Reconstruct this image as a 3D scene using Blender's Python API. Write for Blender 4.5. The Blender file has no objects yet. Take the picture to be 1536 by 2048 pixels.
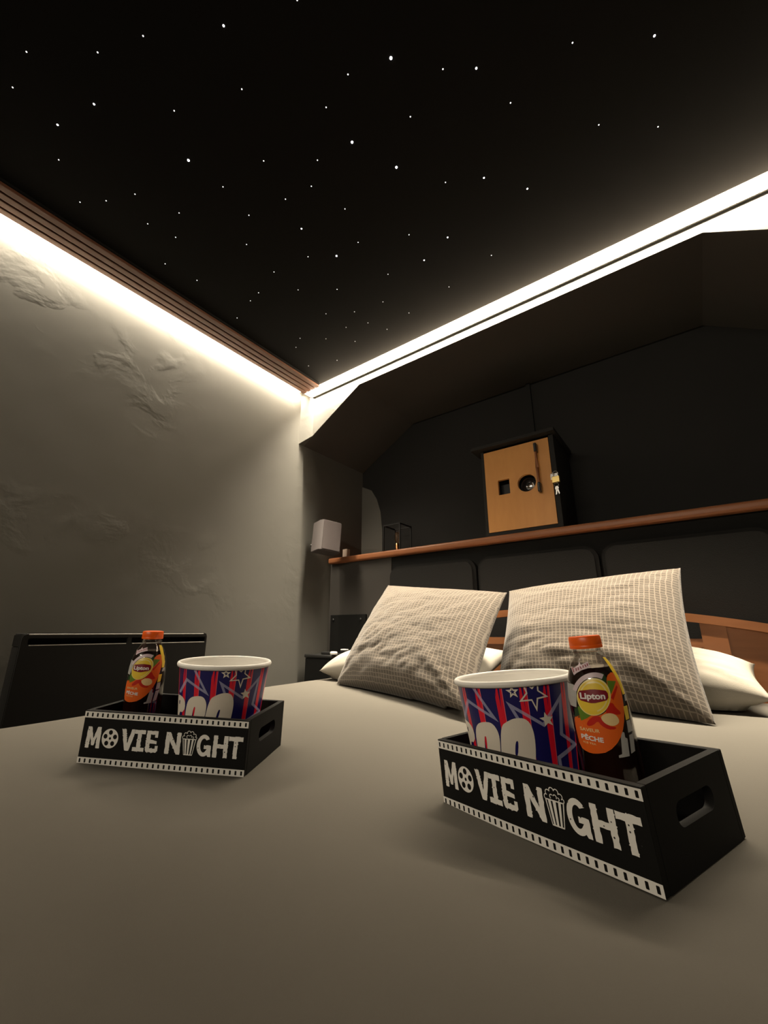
import bpy, bmesh, math, random
from mathutils import Vector, Matrix, noise
from mathutils.geometry import tessellate_polygon

sc = bpy.context.scene
COL = sc.collection
ZC = 0.74                      # camera height above the floor; the lists below give heights relative to it
PI = math.pi

# ------------------------------------------------------------------ camera, world, exposure
cd = bpy.data.cameras.new('camera'); cam = bpy.data.objects.new('camera', cd); COL.objects.link(cam)
cd.sensor_fit = 'VERTICAL'; cd.sensor_height = 24.0; cd.lens = 24.0 * 830.0 / 2048.0
cd.clip_start = 0.01
TH = math.atan(239 / 830); PS = math.atan(640 / math.hypot(830, 239))
cam.location = (0, 0, ZC)
cam.rotation_euler = (PI / 2 + TH, 0, PS)
sc.camera = cam
w = bpy.data.worlds.new('world'); sc.world = w; w.use_nodes = True
w.node_tree.nodes['Background'].inputs[0].default_value = (0.9, 0.85, 0.8, 1)
w.node_tree.nodes['Background'].inputs[1].default_value = 0.0
sc.view_settings.view_transform = 'Standard'; sc.view_settings.look = 'None'
sc.view_settings.gamma = 1.0; sc.view_settings.use_curve_mapping = False
sc.view_settings.exposure = 0.0
LED_WARM = (1.0, 0.80, 0.56)
LED_SOFT = (1.0, 0.87, 0.675)
P_LEFT, P_BACK = 30.0, 34.0        # glow of the two diffusers
E_LEFT, E_BACK, E_REAR_FILL = 31.0, 66.0, 34.0        # light of the two strips and of the added rear fill, watts
SPREAD_LEFT, SPREAD_BACK = 130.0, 80.0

# ------------------------------------------------------------------ materials
def S(c):
    return tuple(((v / 255) / 12.92 if v / 255 <= .04045 else ((v / 255 + .055) / 1.055) ** 2.4) for v in c)

def mat(name, col, rough=.6, metal=0., spec=.5, var=0., vscale=8., bump=0., bscale=60., coat=0., stretch=None):
    m = bpy.data.materials.new(name); m.use_nodes = True
    nt = m.node_tree; b = nt.nodes['Principled BSDF']
    b.inputs['Base Color'].default_value = (*col, 1); b.inputs['Roughness'].default_value = rough
    b.inputs['Metallic'].default_value = metal; b.inputs['Specular IOR Level'].default_value = spec
    b.inputs['Coat Weight'].default_value = coat
    if var or bump:
        tc = nt.nodes.new('ShaderNodeTexCoord'); mp = nt.nodes.new('ShaderNodeMapping')
        nt.links.new(tc.outputs['Object'], mp.inputs[0])
        if stretch: mp.inputs['Scale'].default_value = stretch
    if var:
        n = nt.nodes.new('ShaderNodeTexNoise'); n.inputs['Scale'].default_value = vscale; n.inputs['Detail'].default_value = 6
        nt.links.new(mp.outputs[0], n.inputs['Vector'])
        r = nt.nodes.new('ShaderNodeMix'); r.data_type = 'RGBA'
        r.inputs['A'].default_value = (*[c * (1 - var) for c in col], 1)
        r.inputs['B'].default_value = (*[min(1, c * (1 + var)) for c in col], 1)
        nt.links.new(n.outputs['Fac'], r.inputs['Factor']); nt.links.new(r.outputs['Result'], b.inputs['Base Color'])
    if bump:
        n2 = nt.nodes.new('ShaderNodeTexNoise'); n2.inputs['Scale'].default_value = bscale; n2.inputs['Detail'].default_value = 5
        nt.links.new(mp.outputs[0], n2.inputs['Vector'])
        bp = nt.nodes.new('ShaderNodeBump'); bp.inputs['Strength'].default_value = bump; bp.inputs['Distance'].default_value = .004
        nt.links.new(n2.outputs['Fac'], bp.inputs['Height']); nt.links.new(bp.outputs[0], b.inputs['Normal'])
    return m

def emit(name, col, strength):
    m = bpy.data.materials.new(name); m.use_nodes = True
    nt = m.node_tree; nt.nodes.clear()
    e = nt.nodes.new('ShaderNodeEmission'); e.inputs[0].default_value = (*col, 1); e.inputs[1].default_value = strength
    o = nt.nodes.new('ShaderNodeOutputMaterial'); nt.links.new(e.outputs[0], o.inputs[0])
    return m

def plaster():
    m = bpy.data.materials.new('troweled_plaster'); m.use_nodes = True
    nt = m.node_tree; b = nt.nodes['Principled BSDF']; b.inputs['Roughness'].default_value = .75
    b.inputs['Specular IOR Level'].default_value = .25
    tc = nt.nodes.new('ShaderNodeTexCoord')
    n = nt.nodes.new('ShaderNodeTexNoise'); n.inputs['Scale'].default_value = 1.6; n.inputs['Detail'].default_value = 7
    nt.links.new(tc.outputs['Object'], n.inputs['Vector'])
    r = nt.nodes.new('ShaderNodeMix'); r.data_type = 'RGBA'
    r.inputs['A'].default_value = (.108, .104, .092, 1); r.inputs['B'].default_value = (.145, .140, .126, 1)
    nt.links.new(n.outputs['Fac'], r.inputs['Factor']); nt.links.new(r.outputs['Result'], b.inputs['Base Color'])
    # trowel marks: patches of ridges over a smooth wall
    d = nt.nodes.new('ShaderNodeTexNoise'); d.inputs['Scale'].default_value = 7.; d.inputs['Detail'].default_value = 5
    d.inputs['Distortion'].default_value = .3
    mask = nt.nodes.new('ShaderNodeTexNoise'); mask.inputs['Scale'].default_value = 2.3
    rp = nt.nodes.new('ShaderNodeMapRange'); rp.inputs['From Min'].default_value = .45; rp.inputs['From Max'].default_value = .68
    rd = nt.nodes.new('ShaderNodeMapRange'); rd.inputs['From Min'].default_value = .5; rd.inputs['From Max'].default_value = .62
    big = nt.nodes.new('ShaderNodeTexNoise'); big.inputs['Scale'].default_value = 3.2; big.inputs['Detail'].default_value = 3
    for q in (d, mask, big): nt.links.new(tc.outputs['Object'], q.inputs['Vector'])
    nt.links.new(mask.outputs['Fac'], rp.inputs['Value']); nt.links.new(d.outputs['Fac'], rd.inputs['Value'])
    mu = nt.nodes.new('ShaderNodeMath'); mu.operation = 'MULTIPLY'
    nt.links.new(rp.outputs[0], mu.inputs[0]); nt.links.new(rd.outputs[0], mu.inputs[1])
    ad = nt.nodes.new('ShaderNodeMath'); ad.operation = 'MULTIPLY_ADD'; ad.inputs[1].default_value = 2.2
    nt.links.new(big.outputs['Fac'], ad.inputs[0]); nt.links.new(mu.outputs[0], ad.inputs[2])
    bp = nt.nodes.new('ShaderNodeBump'); bp.inputs['Strength'].default_value = .35; bp.inputs['Distance'].default_value = .0022
    nt.links.new(ad.outputs[0], bp.inputs['Height']); nt.links.new(bp.outputs[0], b.inputs['Normal'])
    return m

def wood(name, c1, c2, scale=(1, 1, 1), rough=.45):
    m = bpy.data.materials.new(name); m.use_nodes = True
    nt = m.node_tree; b = nt.nodes['Principled BSDF']; b.inputs['Roughness'].default_value = rough
    b.inputs['Specular IOR Level'].default_value = .35
    tc = nt.nodes.new('ShaderNodeTexCoord'); mp = nt.nodes.new('ShaderNodeMapping'); mp.inputs['Scale'].default_value = scale
    nt.links.new(tc.outputs['Object'], mp.inputs[0])
    n = nt.nodes.new('ShaderNodeTexNoise'); n.inputs['Scale'].default_value = 9; n.inputs['Detail'].default_value = 8; n.inputs['Distortion'].default_value = .6
    nt.links.new(mp.outputs[0], n.inputs['Vector'])
    r = nt.nodes.new('ShaderNodeMix'); r.data_type = 'RGBA'
    r.inputs['A'].default_value = (*c1, 1); r.inputs['B'].default_value = (*c2, 1)
    nt.links.new(n.outputs['Fac'], r.inputs['Factor']); nt.links.new(r.outputs['Result'], b.inputs['Base Color'])
    return m

def checked(name, base, line, nu, nv):
    m = bpy.data.materials.new(name); m.use_nodes = True
    nt = m.node_tree; b = nt.nodes['Principled BSDF']; b.inputs['Roughness'].default_value = .9
    b.inputs['Specular IOR Level'].default_value = .1; b.inputs['Sheen Weight'].default_value = .15
    uv = nt.nodes.new('ShaderNodeUVMap'); sep = nt.nodes.new('ShaderNodeSeparateXYZ'); nt.links.new(uv.outputs[0], sep.inputs[0])
    tc = nt.nodes.new('ShaderNodeTexCoord')
    ns = nt.nodes.new('ShaderNodeTexNoise'); ns.inputs['Scale'].default_value = 40; nt.links.new(tc.outputs['Object'], ns.inputs['Vector'])
    outs = []
    for k, n in ((0, nu), (1, nv)):
        a = nt.nodes.new('ShaderNodeMath'); a.operation = 'MULTIPLY'; a.inputs[1].default_value = n
        nt.links.new(sep.outputs[k], a.inputs[0])
        j = nt.nodes.new('ShaderNodeMath'); j.operation = 'MULTIPLY_ADD'; j.inputs[1].default_value = .5
        nt.links.new(ns.outputs['Fac'], j.inputs[0]); nt.links.new(a.outputs[0], j.inputs[2])
        f = nt.nodes.new('ShaderNodeMath'); f.operation = 'PINGPONG'; f.inputs[1].default_value = .5
        nt.links.new(j.outputs[0], f.inputs[0])
        g = nt.nodes.new('ShaderNodeMapRange'); g.inputs['From Min'].default_value = .14; g.inputs['From Max'].default_value = .06
        nt.links.new(f.outputs[0], g.inputs['Value']); outs.append(g)
    mx = nt.nodes.new('ShaderNodeMath'); mx.operation = 'MAXIMUM'
    nt.links.new(outs[0].outputs[0], mx.inputs[0]); nt.links.new(outs[1].outputs[0], mx.inputs[1])
    sc_ = nt.nodes.new('ShaderNodeMath'); sc_.operation = 'MULTIPLY'; sc_.inputs[1].default_value = .8
    nt.links.new(mx.outputs[0], sc_.inputs[0])
    r = nt.nodes.new('ShaderNodeMix'); r.data_type = 'RGBA'
    r.inputs['A'].default_value = (*base, 1); r.inputs['B'].default_value = (*line, 1)
    nt.links.new(sc_.outputs[0], r.inputs['Factor']); nt.links.new(r.outputs['Result'], b.inputs['Base Color'])
    n2 = nt.nodes.new('ShaderNodeTexNoise'); n2.inputs['Scale'].default_value = 500
    nt.links.new(tc.outputs['Object'], n2.inputs['Vector'])
    bp = nt.nodes.new('ShaderNodeBump'); bp.inputs['Strength'].default_value = .2; bp.inputs['Distance'].default_value = .001
    nt.links.new(n2.outputs['Fac'], bp.inputs['Height']); nt.links.new(bp.outputs[0], b.inputs['Normal'])
    return m

def clear_plastic(name, tint=(1, 1, 1), refl=.06):
    m = bpy.data.materials.new(name); m.use_nodes = True
    nt = m.node_tree; nt.nodes.clear()
    t = nt.nodes.new('ShaderNodeBsdfTransparent'); t.inputs[0].default_value = (*tint, 1)
    g = nt.nodes.new('ShaderNodeBsdfGlossy'); g.inputs['Roughness'].default_value = .06
    lw = nt.nodes.new('ShaderNodeLayerWeight'); lw.inputs['Blend'].default_value = .3
    mr = nt.nodes.new('ShaderNodeMapRange'); mr.inputs['To Min'].default_value = refl; mr.inputs['To Max'].default_value = .7
    nt.links.new(lw.outputs['Fresnel'], mr.inputs['Value'])
    mx = nt.nodes.new('ShaderNodeMixShader'); nt.links.new(mr.outputs[0], mx.inputs[0])
    nt.links.new(t.outputs[0], mx.inputs[1]); nt.links.new(g.outputs[0], mx.inputs[2])
    o = nt.nodes.new('ShaderNodeOutputMaterial'); nt.links.new(mx.outputs[0], o.inputs[0])
    return m

def sheer(name, col, a):
    m = bpy.data.materials.new(name); m.use_nodes = True
    nt = m.node_tree; nt.nodes.clear()
    t = nt.nodes.new('ShaderNodeBsdfTransparent')
    d = nt.nodes.new('ShaderNodeBsdfDiffuse'); d.inputs[0].default_value = (*col, 1)
    mx = nt.nodes.new('ShaderNodeMixShader'); mx.inputs[0].default_value = a
    nt.links.new(t.outputs[0], mx.inputs[1]); nt.links.new(d.outputs[0], mx.inputs[2])
    o = nt.nodes.new('ShaderNodeOutputMaterial'); nt.links.new(mx.outputs[0], o.inputs[0])
    return m

M = {}
M['plaster'] = plaster()
M['black_paint'] = mat('black_wall_paint', (.020, .0195, .0186), .7, spec=.2, var=.12, vscale=5)
M['grey_paint'] = mat('dark_grey_paint', (.048, .044, .040), .75, spec=.2, var=.12, vscale=5)
M['soffit'] = mat('dark_soffit_paint', (.075, .069, .063), .6, spec=.3, var=.1, vscale=4)
M['ceiling'] = mat('black_ceiling_felt', (.012, .0115, .011), .9, spec=.1)
M['floor'] = mat('dark_floor', (.05, .045, .04), .6, var=.2)
M['rearwall'] = mat('dark_rear_wall', (.05, .048, .045), .8)
M['sheet'] = mat('grey_cotton_sheet', (.096, .0885, .0755), .95, spec=.08, var=.035, vscale=3, bump=.12, bscale=900)
M['slat'] = wood('brown_slat_wood', (.10, .040, .022), (.15, .062, .034), (6, .6, 6), .5)
M['shelfwood'] = wood('copper_brown_wood', (.25, .088, .036), (.35, .138, .058), (.8, 8, 8), .4)
M['bedwood'] = wood('orange_brown_wood', (.17, .060, .019), (.24, .093, .033), (.8, 6, 6), .4)
M['doorwood'] = wood('honey_wood', (.58, .255, .068), (.72, .35, .105), (3, 3, .7), .4)
M['black_plastic'] = mat('black_plastic', (.012, .012, .012), .35)
M['black_metal'] = mat('black_metal', (.015, .015, .015), .35, metal=.2)
M['heater'] = mat('black_enamel', (.010, .0097, .0092), .5, spec=.2)
M['glint'] = mat('satin_edge_metal', (.42, .40, .37), .45, metal=.2)  # pale grey that paints the glints on the heater's black edges
M['black_board'] = mat('black_painted_board', (.0065, .0064, .006), .7, spec=.15, var=.2, vscale=30)
M['tray_edge'] = mat('tray_rim_board', (.035, .033, .031), .5)
M['print_white'] = mat('off_white_print', (.78, .76, .72), .7, var=.08, vscale=60)
M['print_black'] = mat('black_print', (.012, .012, .012), .7)
M['paper_white'] = mat('white_paper_cup', (.80, .78, .74), .45)
M['navy'] = mat('navy_print', (.014, .012, .115), .3)
M['red'] = mat('red_print', (.80, .012, .035), .3)
M['pink'] = mat('pink_print', (.85, .16, .20), .3)
M['cream'] = mat('cream_print', (.80, .73, .63), .35)
M['lilac'] = sheer('lilac_star_print', (.62, .62, .88), .45)
M['cap'] = mat('orange_cap_plastic', (.90, .125, .008), .35)
M['pet'] = clear_plastic('clear_bottle_plastic', (.97, .96, .93))
M['tea'] = mat('brown_iced_tea', (.016, .0045, .003), .1)
M['lab_orange'] = mat('orange_label', (.80, .13, .012), .35)
M['lab_red'] = mat('red_label', (.55, .018, .008), .35)
M['lab_yellow'] = mat('yellow_label', (.85, .60, .05), .35)
M['lab_pale'] = mat('pale_yellow_label', (.86, .72, .30), .35)
M['lab_maroon'] = mat('maroon_label', (.20, .006, .018), .35)
M['lab_green'] = mat('green_label', (.12, .22, .02), .35)
M['lab_dkgreen'] = mat('dark_green_label', (.02, .055, .018), .35)
M['lab_cream'] = mat('cream_label', (.85, .62, .30), .35)
M['lab_white'] = mat('white_label', (.82, .78, .76), .4)
M['lab_grey'] = mat('grey_label', (.42, .41, .39), .4)
M['lab_lilac'] = mat('pale_lilac_label', (.62, .50, .54), .4)
M['pillow_check'] = checked('grey_checked_cotton', (.060, .0495, .0385), (.155, .130, .104), 46, 46)
M['pillow_white'] = mat('ivory_cotton', (.29, .268, .228), .9, spec=.1, var=.02, bump=.1, bscale=500)
M['speaker'] = mat('mauve_grey_fabric', (.090, .076, .075), .85, spec=.2, bump=.4, bscale=700)
M['speaker_side'] = mat('grey_speaker_body', (.080, .068, .067), .7)
M['copper'] = mat('copper', (.85, .38, .17), .25, metal=1)
M['brass'] = mat('brass', (.83, .62, .24), .35, metal=1)
M['steel'] = mat('steel', (.75, .74, .72), .25, metal=1)
M['beige'] = mat('beige_block', (.50, .40, .33), .6)
M['lens'] = mat('lens_glass', (.01, .01, .012), .05, spec=.8)
M['white_plastic'] = mat('white_plastic', (.8, .78, .74), .4)
M['panel_fabric'] = mat('black_upholstery', (.017, .0165, .016), .9, spec=.1, bump=.15, bscale=400)
M['alu'] = mat('white_profile', (.6, .58, .55), .5)

# ------------------------------------------------------------------ object helpers
def obj(name, bm, m, parent=None, smooth=False, mw=None):
    me = bpy.data.meshes.new(name)
    bm.normal_update(); bm.to_mesh(me); bm.free()
    for k in (m if isinstance(m, (list, tuple)) else [m]): me.materials.append(k)
    if smooth:
        for p in me.polygons: p.use_smooth = True
        if smooth != 'all':
            me.set_sharp_from_angle(angle=math.radians(40))
    o = bpy.data.objects.new(name, me); COL.objects.link(o)
    if parent: o.parent = parent
    if mw is not None: o.matrix_world = mw
    return o

def thing(name, label, cat, mw, group=None):
    o = bpy.data.objects.new(name, None); COL.objects.link(o); o.empty_display_size = .05
    o.matrix_world = mw if isinstance(mw, Matrix) else Matrix.Translation(Vector(mw))
    o['label'] = label; o['category'] = cat
    if group: o['group'] = group
    return o

def tag(o, label, cat, group=None):
    o['label'] = label; o['category'] = cat
    if group: o['group'] = group
    return o

def struct(o):
    o['kind'] = 'structure'; return o

def box(bm, x0, x1, y0, y1, z0, z1, bev=0., seg=2, mi=0):
    r = bmesh.ops.create_cube(bm, size=1)
    vs = r['verts']
    bmesh.ops.scale(bm, vec=(x1 - x0, y1 - y0, z1 - z0), verts=vs)
    bmesh.ops.translate(bm, vec=((x0 + x1) / 2, (y0 + y1) / 2, (z0 + z1) / 2), verts=vs)
    fs = list({f for v in vs for f in v.link_faces})
    for f in fs: f.material_index = mi
    if bev:
        es = list({e for v in vs for e in v.link_edges})
        bmesh.ops.bevel(bm, geom=es, offset=bev, segments=seg, affect='EDGES', profile=.5)
    return bm

def bx(*a, **k): return box(bmesh.new(), *a, **k)

def lathe(prof, n=48, bm=None, close=False):
    """prof: (r, z) list turned about the z axis"""
    bm = bm or bmesh.new(); rings = []
    for r, z in prof:
        if r < 1e-6: rings.append([bm.verts.new((0, 0, z))])
        else: rings.append([bm.verts.new((r * math.cos(2 * PI * i / n), r * math.sin(2 * PI * i / n), z)) for i in range(n)])
    for a, b in zip(rings, rings[1:]):
        for i in range(n):
            j = (i + 1) % n
            if len(a) == 1 and len(b) == 1: continue
            if len(a) == 1: bm.faces.new((a[0], b[j], b[i]))
            elif len(b) == 1: bm.faces.new((a[i], a[j], b[0]))
            else: bm.faces.new((a[i], a[j], b[j], b[i]))
    bmesh.ops.recalc_face_normals(bm, faces=bm.faces)
    return bm

def tube(pts, r, n=10, bm=None):
    bm = bm or bmesh.new(); P = [Vector(p) for p in pts]; rings = []
    up = Vector((0, 0, 1))
    for i, p in enumerate(P):
        d = (P[min(i + 1, len(P) - 1)] - P[max(i - 1, 0)]).normalized()
        a = d.cross(up)
        if a.length < 1e-3: a = d.cross(Vector((1, 0, 0)))
        a.normalize(); b = d.cross(a)
        rings.append([bm.verts.new(p + r * (a * math.cos(2 * PI * k / n) + b * math.sin(2 * PI * k / n))) for k in range(n)])
    for s, t in zip(rings, rings[1:]):
        for k in range(n): bm.faces.new((s[k], s[(k + 1) % n], t[(k + 1) % n], t[k]))
    bm.faces.new(rings[0][::-1]); bm.faces.new(rings[-1])
    bmesh.ops.recalc_face_normals(bm, faces=bm.faces)
    return bm

def rrect(x0, x1, y0, y1, r, n=6):
    out = []
    for cx, cy, a0 in ((x1 - r, y1 - r, 0), (x0 + r, y1 - r, 90), (x0 + r, y0 + r, 180), (x1 - r, y0 + r, 270)):
        for k in range(n + 1):
            a = math.radians(a0 + 90 * k / n); out.append((cx + r * math.cos(a), cy + r * math.sin(a)))
    return out

def circ(cx, cy, r, n=40, ry=None):
    return [(cx + r * math.cos(2 * PI * k / n), cy + (ry or r) * math.sin(2 * PI * k / n)) for k in range(n)]

def flat(bm, outer, holes=()):
    loops = [[Vector((x, y, 0)) for x, y in l] for l in (outer, *holes)]
    tri = tessellate_polygon(loops)
    vs = [bm.verts.new(v) for l in loops for v in l]
    for t in tri:
        try: bm.faces.new([vs[i] for i in t])
        except ValueError: pass
    return vs, loops

def plate(outer, holes, t, f, bm=None):
    """flat board with cut-outs; outline in 2D, thickness t, f maps (x, y, d) to a point"""
    bm = bm or bmesh.new()
    loops = [[Vector((x, y, 0)) for x, y in l] for l in (outer, *holes)]
    tri = tessellate_polygon(loops)
    A = [bm.verts.new(f(v.x, v.y, 0)) for l in loops for v in l]
    B = [bm.verts.new(f(v.x, v.y, t)) for l in loops for v in l]
    for a, b, c in tri:
        try: bm.faces.new((A[a], A[b], A[c])); bm.faces.new((B[c], B[b], B[a]))
        except ValueError: pass
    k = 0
    for l in loops:
        n = len(l)
        for i in range(n):
            j = (i + 1) % n
            bm.faces.new((A[k + i], A[k + j], B[k + j], B[k + i]))
        k += n
    bmesh.ops.recalc_face_normals(bm, faces=bm.faces)
    return bm

def slab(pts, y0, y1):
    """prism from an XZ outline between two Y planes"""
    return plate(pts, (), y1 - y0, lambda x, z, d: Vector((x, y0 + d, z)))

def stroke(pts, wd):
    """polyline of constant width as polygons"""
    out = []
    P = [Vector(p) for p in pts]
    for a, b in zip(P, P[1:]):
        d = (b - a).normalized(); n = Vector((-d.y, d.x)) * wd / 2; e = d * wd * .35
        out.append(([tuple(a - e + n), tuple(a - e - n), tuple(b + e - n), tuple(b + e + n)], ()))
    return out

def thick_line(pts, wd, closed=False):
    """mitred outline of a polyline, one polygon without overlaps"""
    P = [Vector(p) for p in pts]; n = len(P); L = []; R = []
    for i in range(n):
        if closed: d0 = (P[i] - P[i - 1]).normalized(); d1 = (P[(i + 1) % n] - P[i]).normalized()
        else:
            d0 = (P[i] - P[i - 1]).normalized() if i else (P[1] - P[0]).normalized()
            d1 = (P[i + 1] - P[i]).normalized() if i < n - 1 else d0
        t = (d0 + d1)
        t = t.normalized() if t.length > 1e-4 else d0
        nn = Vector((-t.y, t.x)); c = max(.32, nn.dot(Vector((-d0.y, d0.x))))
        L.append(tuple(P[i] + nn * (wd / 2 / c))); R.append(tuple(P[i] - nn * (wd / 2 / c)))
    if closed: return [(L, (R,))] if abs(area(L)) > abs(area(R)) else [(R, (L,))]
    return [(L + R[::-1], ())]

def area(p): return sum(p[i][0] * p[(i + 1) % len(p)][1] - p[(i + 1) % len(p)][0] * p[i][1] for i in range(len(p))) / 2

def star(cx, cy, r, k=.42, rot=90, sx=1.):
    return [(cx + sx * (r if i % 2 == 0 else r * k) * math.cos(math.radians(rot + 36 * i)),
             cy + (r if i % 2 == 0 else r * k) * math.sin(math.radians(rot + 36 * i))) for i in range(10)]

def decal(name, polys, f, m, parent, step=None, extra=None):
    """printed shapes: 2D polygons laid on a surface by f(x, y)"""
    bm = bmesh.new()
    for o_, h_ in polys: flat(bm, o_, h_)
    if extra: bm.from_mesh(extra); bpy.data.meshes.remove(extra)
    if step:
        xs = [v.co.x for v in bm.verts]; ys = [v.co.y for v in bm.verts]
        for ax, lo, hi in ((0, min(xs), max(xs)), (1, min(ys), max(ys))):
            q = math.floor(lo / step) * step + step
            while q < hi:
                co = Vector((q, 0, 0)) if ax == 0 else Vector((0, q, 0)); no = Vector((1, 0, 0)) if ax == 0 else Vector((0, 1, 0))
                bmesh.ops.bisect_plane(bm, geom=bm.verts[:] + bm.edges[:] + bm.faces[:], plane_co=co, plane_no=no)
                q += step
    for v in bm.verts: v.co = f(v.co.x, v.co.y)
    return obj(name, bm, m, parent)

def text_mesh(s, height, x, y, bold=.0, width=None, shear=0.):
    cu = bpy.data.curves.new('lettering', 'FONT'); cu.body = s; cu.size = 1; cu.fill_mode = 'FRONT'; cu.offset = bold; cu.shear = shear
    cu.resolution_u = 4
    o = bpy.data.objects.new('lettering', cu); COL.objects.link(o)
    bpy.context.view_layer.update()
    dg = bpy.context.evaluated_depsgraph_get()
    me = bpy.data.meshes.new_from_object(o.evaluated_get(dg))
    bpy.data.objects.remove(o); bpy.data.curves.remove(cu)
    xs = [v.co.x for v in me.vertices]; ys = [v.co.y for v in me.vertices]
    sy = height / .73; sx = (width / (max(xs) - min(xs))) if width else sy
    x0 = min(xs)
    for v in me.vertices: v.co = Vector((x + (v.co.x - x0) * sx, y + v.co.y * sy, 0))
    return me

def W(x, y, z): return Vector((x, y, z + ZC))

# ------------------------------------------------------------------ room shell
XL, XR, YF, YB, YL, YR = -1.70, 0.80, 1.503, 2.05, 1.77, -2.90
CZ, SOF = 1.375, 1.287
FL = -ZC
def wall(name, bm, m):
    o = obj(name, bm, m); o.location.z = ZC; return struct(o)

wall('floor', bx(XL - .1, XR + .1, YR - .1, YB + .1, FL - .1, FL), M['floor'])
wall('ceiling', bx(XL - .1, XR + .1, YR - .1, YF + .1, CZ, CZ + .1), M['ceiling'])
wall('wall_left', bx(XL - .1, XL, YR - .1, YB + .1, FL, CZ), M['plaster'])
wall('wall_right', bx(XR, XR + .1, YR - .1, YB + .1, FL, CZ), M['rearwall'])
wall('wall_rear', bx(XL, XR, YR - .1, YR, FL, CZ), M['rearwall'])
# the wall above the bed alcove: a band under the ceiling with a chamfered corner at each side
CH = [(XL, 1.040), (-1.282, SOF), (.216, SOF), (.80, .925)]
wall('wall_front', slab([(XL, CZ), *CH, (XR, CZ)], YF, YF + .004), M['plaster'])
wall('trim_1', plate([(XL, YF - .035), (XL + .074, YF), (XL, YF)], (), 1, lambda x, y, d: Vector((x, y, (1.040 + (x - XL) * .59) + d * (CZ - 1.040 - (x - XL) * .59)))), M['plaster'])
# alcove lining: soffit with sloped ends, back wall, half wall under the shelf
sof = bmesh.new()
for (x0, z0), (x1, z1) in zip(CH, CH[1:]):
    a = [sof.verts.new(p) for p in ((x0, YF + .004, z0), (x1, YF + .004, z1), (x1, YB, z1), (x0, YB, z0))]
    b = [sof.verts.new(p) for p in ((x0, YF + .004, z0 + .085), (x1, YF + .004, z1 + .085), (x1, YB, z1 + .085), (x0, YB, z0 + .085))]
    sof.faces.new(a)
    sof.faces.new(b[::-1])
    for i in range(4): sof.faces.new((a[i], b[i], b[(i + 1) % 4], a[(i + 1) % 4]))
bmesh.ops.recalc_face_normals(sof, faces=sof.faces)
wall('trim_2', sof, M['soffit'])
wall('wall_back', bx(XL, XR, YB, YB + .1, FL, CZ), M['black_paint'])
# plaster-toned strip left of the black back wall, with a curved edge
pe = [(XL, .41), (-1.531, .41), (-1.531, .62), (-1.545, .74), (-1.575, .83), (-1.62, .90), (XL, .94)]
wall('trim_3', plate(pe, (), .003, lambda x, z, d: Vector((x, YB - .003 + d, z))), M['plaster'])
wall('wall_half_left', bx(XL, -1.263, YL, YB, FL, .378), M['grey_paint'])
wall('wall_half_right', bx(-1.263, XR, YL + .004, YB, FL, .378), M['black_board'])
wall('trim_4', bx(-.556, -.535, YB - .014, YB, .84, SOF), M['black_paint'])

# ------------------------------------------------------------------ ceiling lights
t = thing('slatted_ceiling_trim', 'brown wooden slatted strip along the ceiling above the left wall', 'ceiling trim', W(-1.61, 0, 1.353))
obj('backing_board', bx(-.062, .066, YR + .02, 1.455, .012, .0215), M['black_board'], t)
for k in range(4):
    x0 = -.064 + k * .0335
    obj('slat', bx(x0, x0 + .0265, YR + .02, 1.464, 0, .012, bev=.002), M['slat'], t)

t = thing('led_strip', 'warm LED strip hidden behind the brown slats, washing the left wall', 'LED strip', W(-1.687, 0, 1.375))
obj('profile', bx(-.0115, .0115, -.17, 1.453, -.005, -.0005), M['alu'], t)
obj('diffuser', bx(-.0105, .0105, -.16, 1.45, -.0075, -.005), emit('led_left', LED_SOFT, P_LEFT), t)
t = thing('led_strip', 'bright LED strip in the corner of ceiling and back wall above the bed', 'LED strip', W(-.4, YF, CZ))
obj('profile', bx(-1.295, 1.19, -.0065, 0, -.0408, -.0395), M['white_plastic'], t)
def wedge(x0, x1, pts):
    return plate(pts, (), x1 - x0, lambda y, z, d: Vector((x0 + d, y, z)))
obj('diffuser', wedge(-1.295, 1.19, [(0, -.0395), (-.006, -.0395), (-.012, -.034), (-.030, -.006), (-.032, -.001), (0, -.001)]), emit('led_back', LED_WARM, P_BACK), t)

def strip_light(name, loc, sx, sy, e, col, spread, rot):
    l = bpy.data.lights.new(name, 'AREA'); l.shape = 'RECTANGLE'; l.size = sx; l.size_y = sy; l.energy = e; l.color = col; l.spread = math.radians(spread)
    o = bpy.data.objects.new(name, l); COL.objects.link(o); o.location = loc; o.rotation_euler = rot
    return o
strip_light('left_led_light', W(-1.687, .65, CZ - .0085), .018, 1.6, E_LEFT, LED_SOFT, SPREAD_LEFT, (0, 0, 0))
strip_light('back_led_light', W(-.445, YF - .0085, CZ - .0445), 2.49, .005, E_BACK, LED_SOFT, SPREAD_BACK, (0, 0, 0))
strip_light('rear_led_light', W(-.45, YR + .034, CZ - .034), 2.3, .02, E_REAR_FILL, LED_SOFT, 160.0, (math.radians(55), 0, 0))  # added fill lamp, out of view, to brighten bucket, bottle and tray fronts
t = thing('led_strip', 'LED strip in the corner of ceiling and rear wall behind the foot of the bed', 'LED strip', W(-.45, YR, CZ))  # profile made up to carry the added rear fill
obj('profile', wedge(-1.16, 1.16, [(0, -.03), (.002, -.03), (.03, -.002), (.03, 0), (0, 0)]), M['alu'], t)

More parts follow.
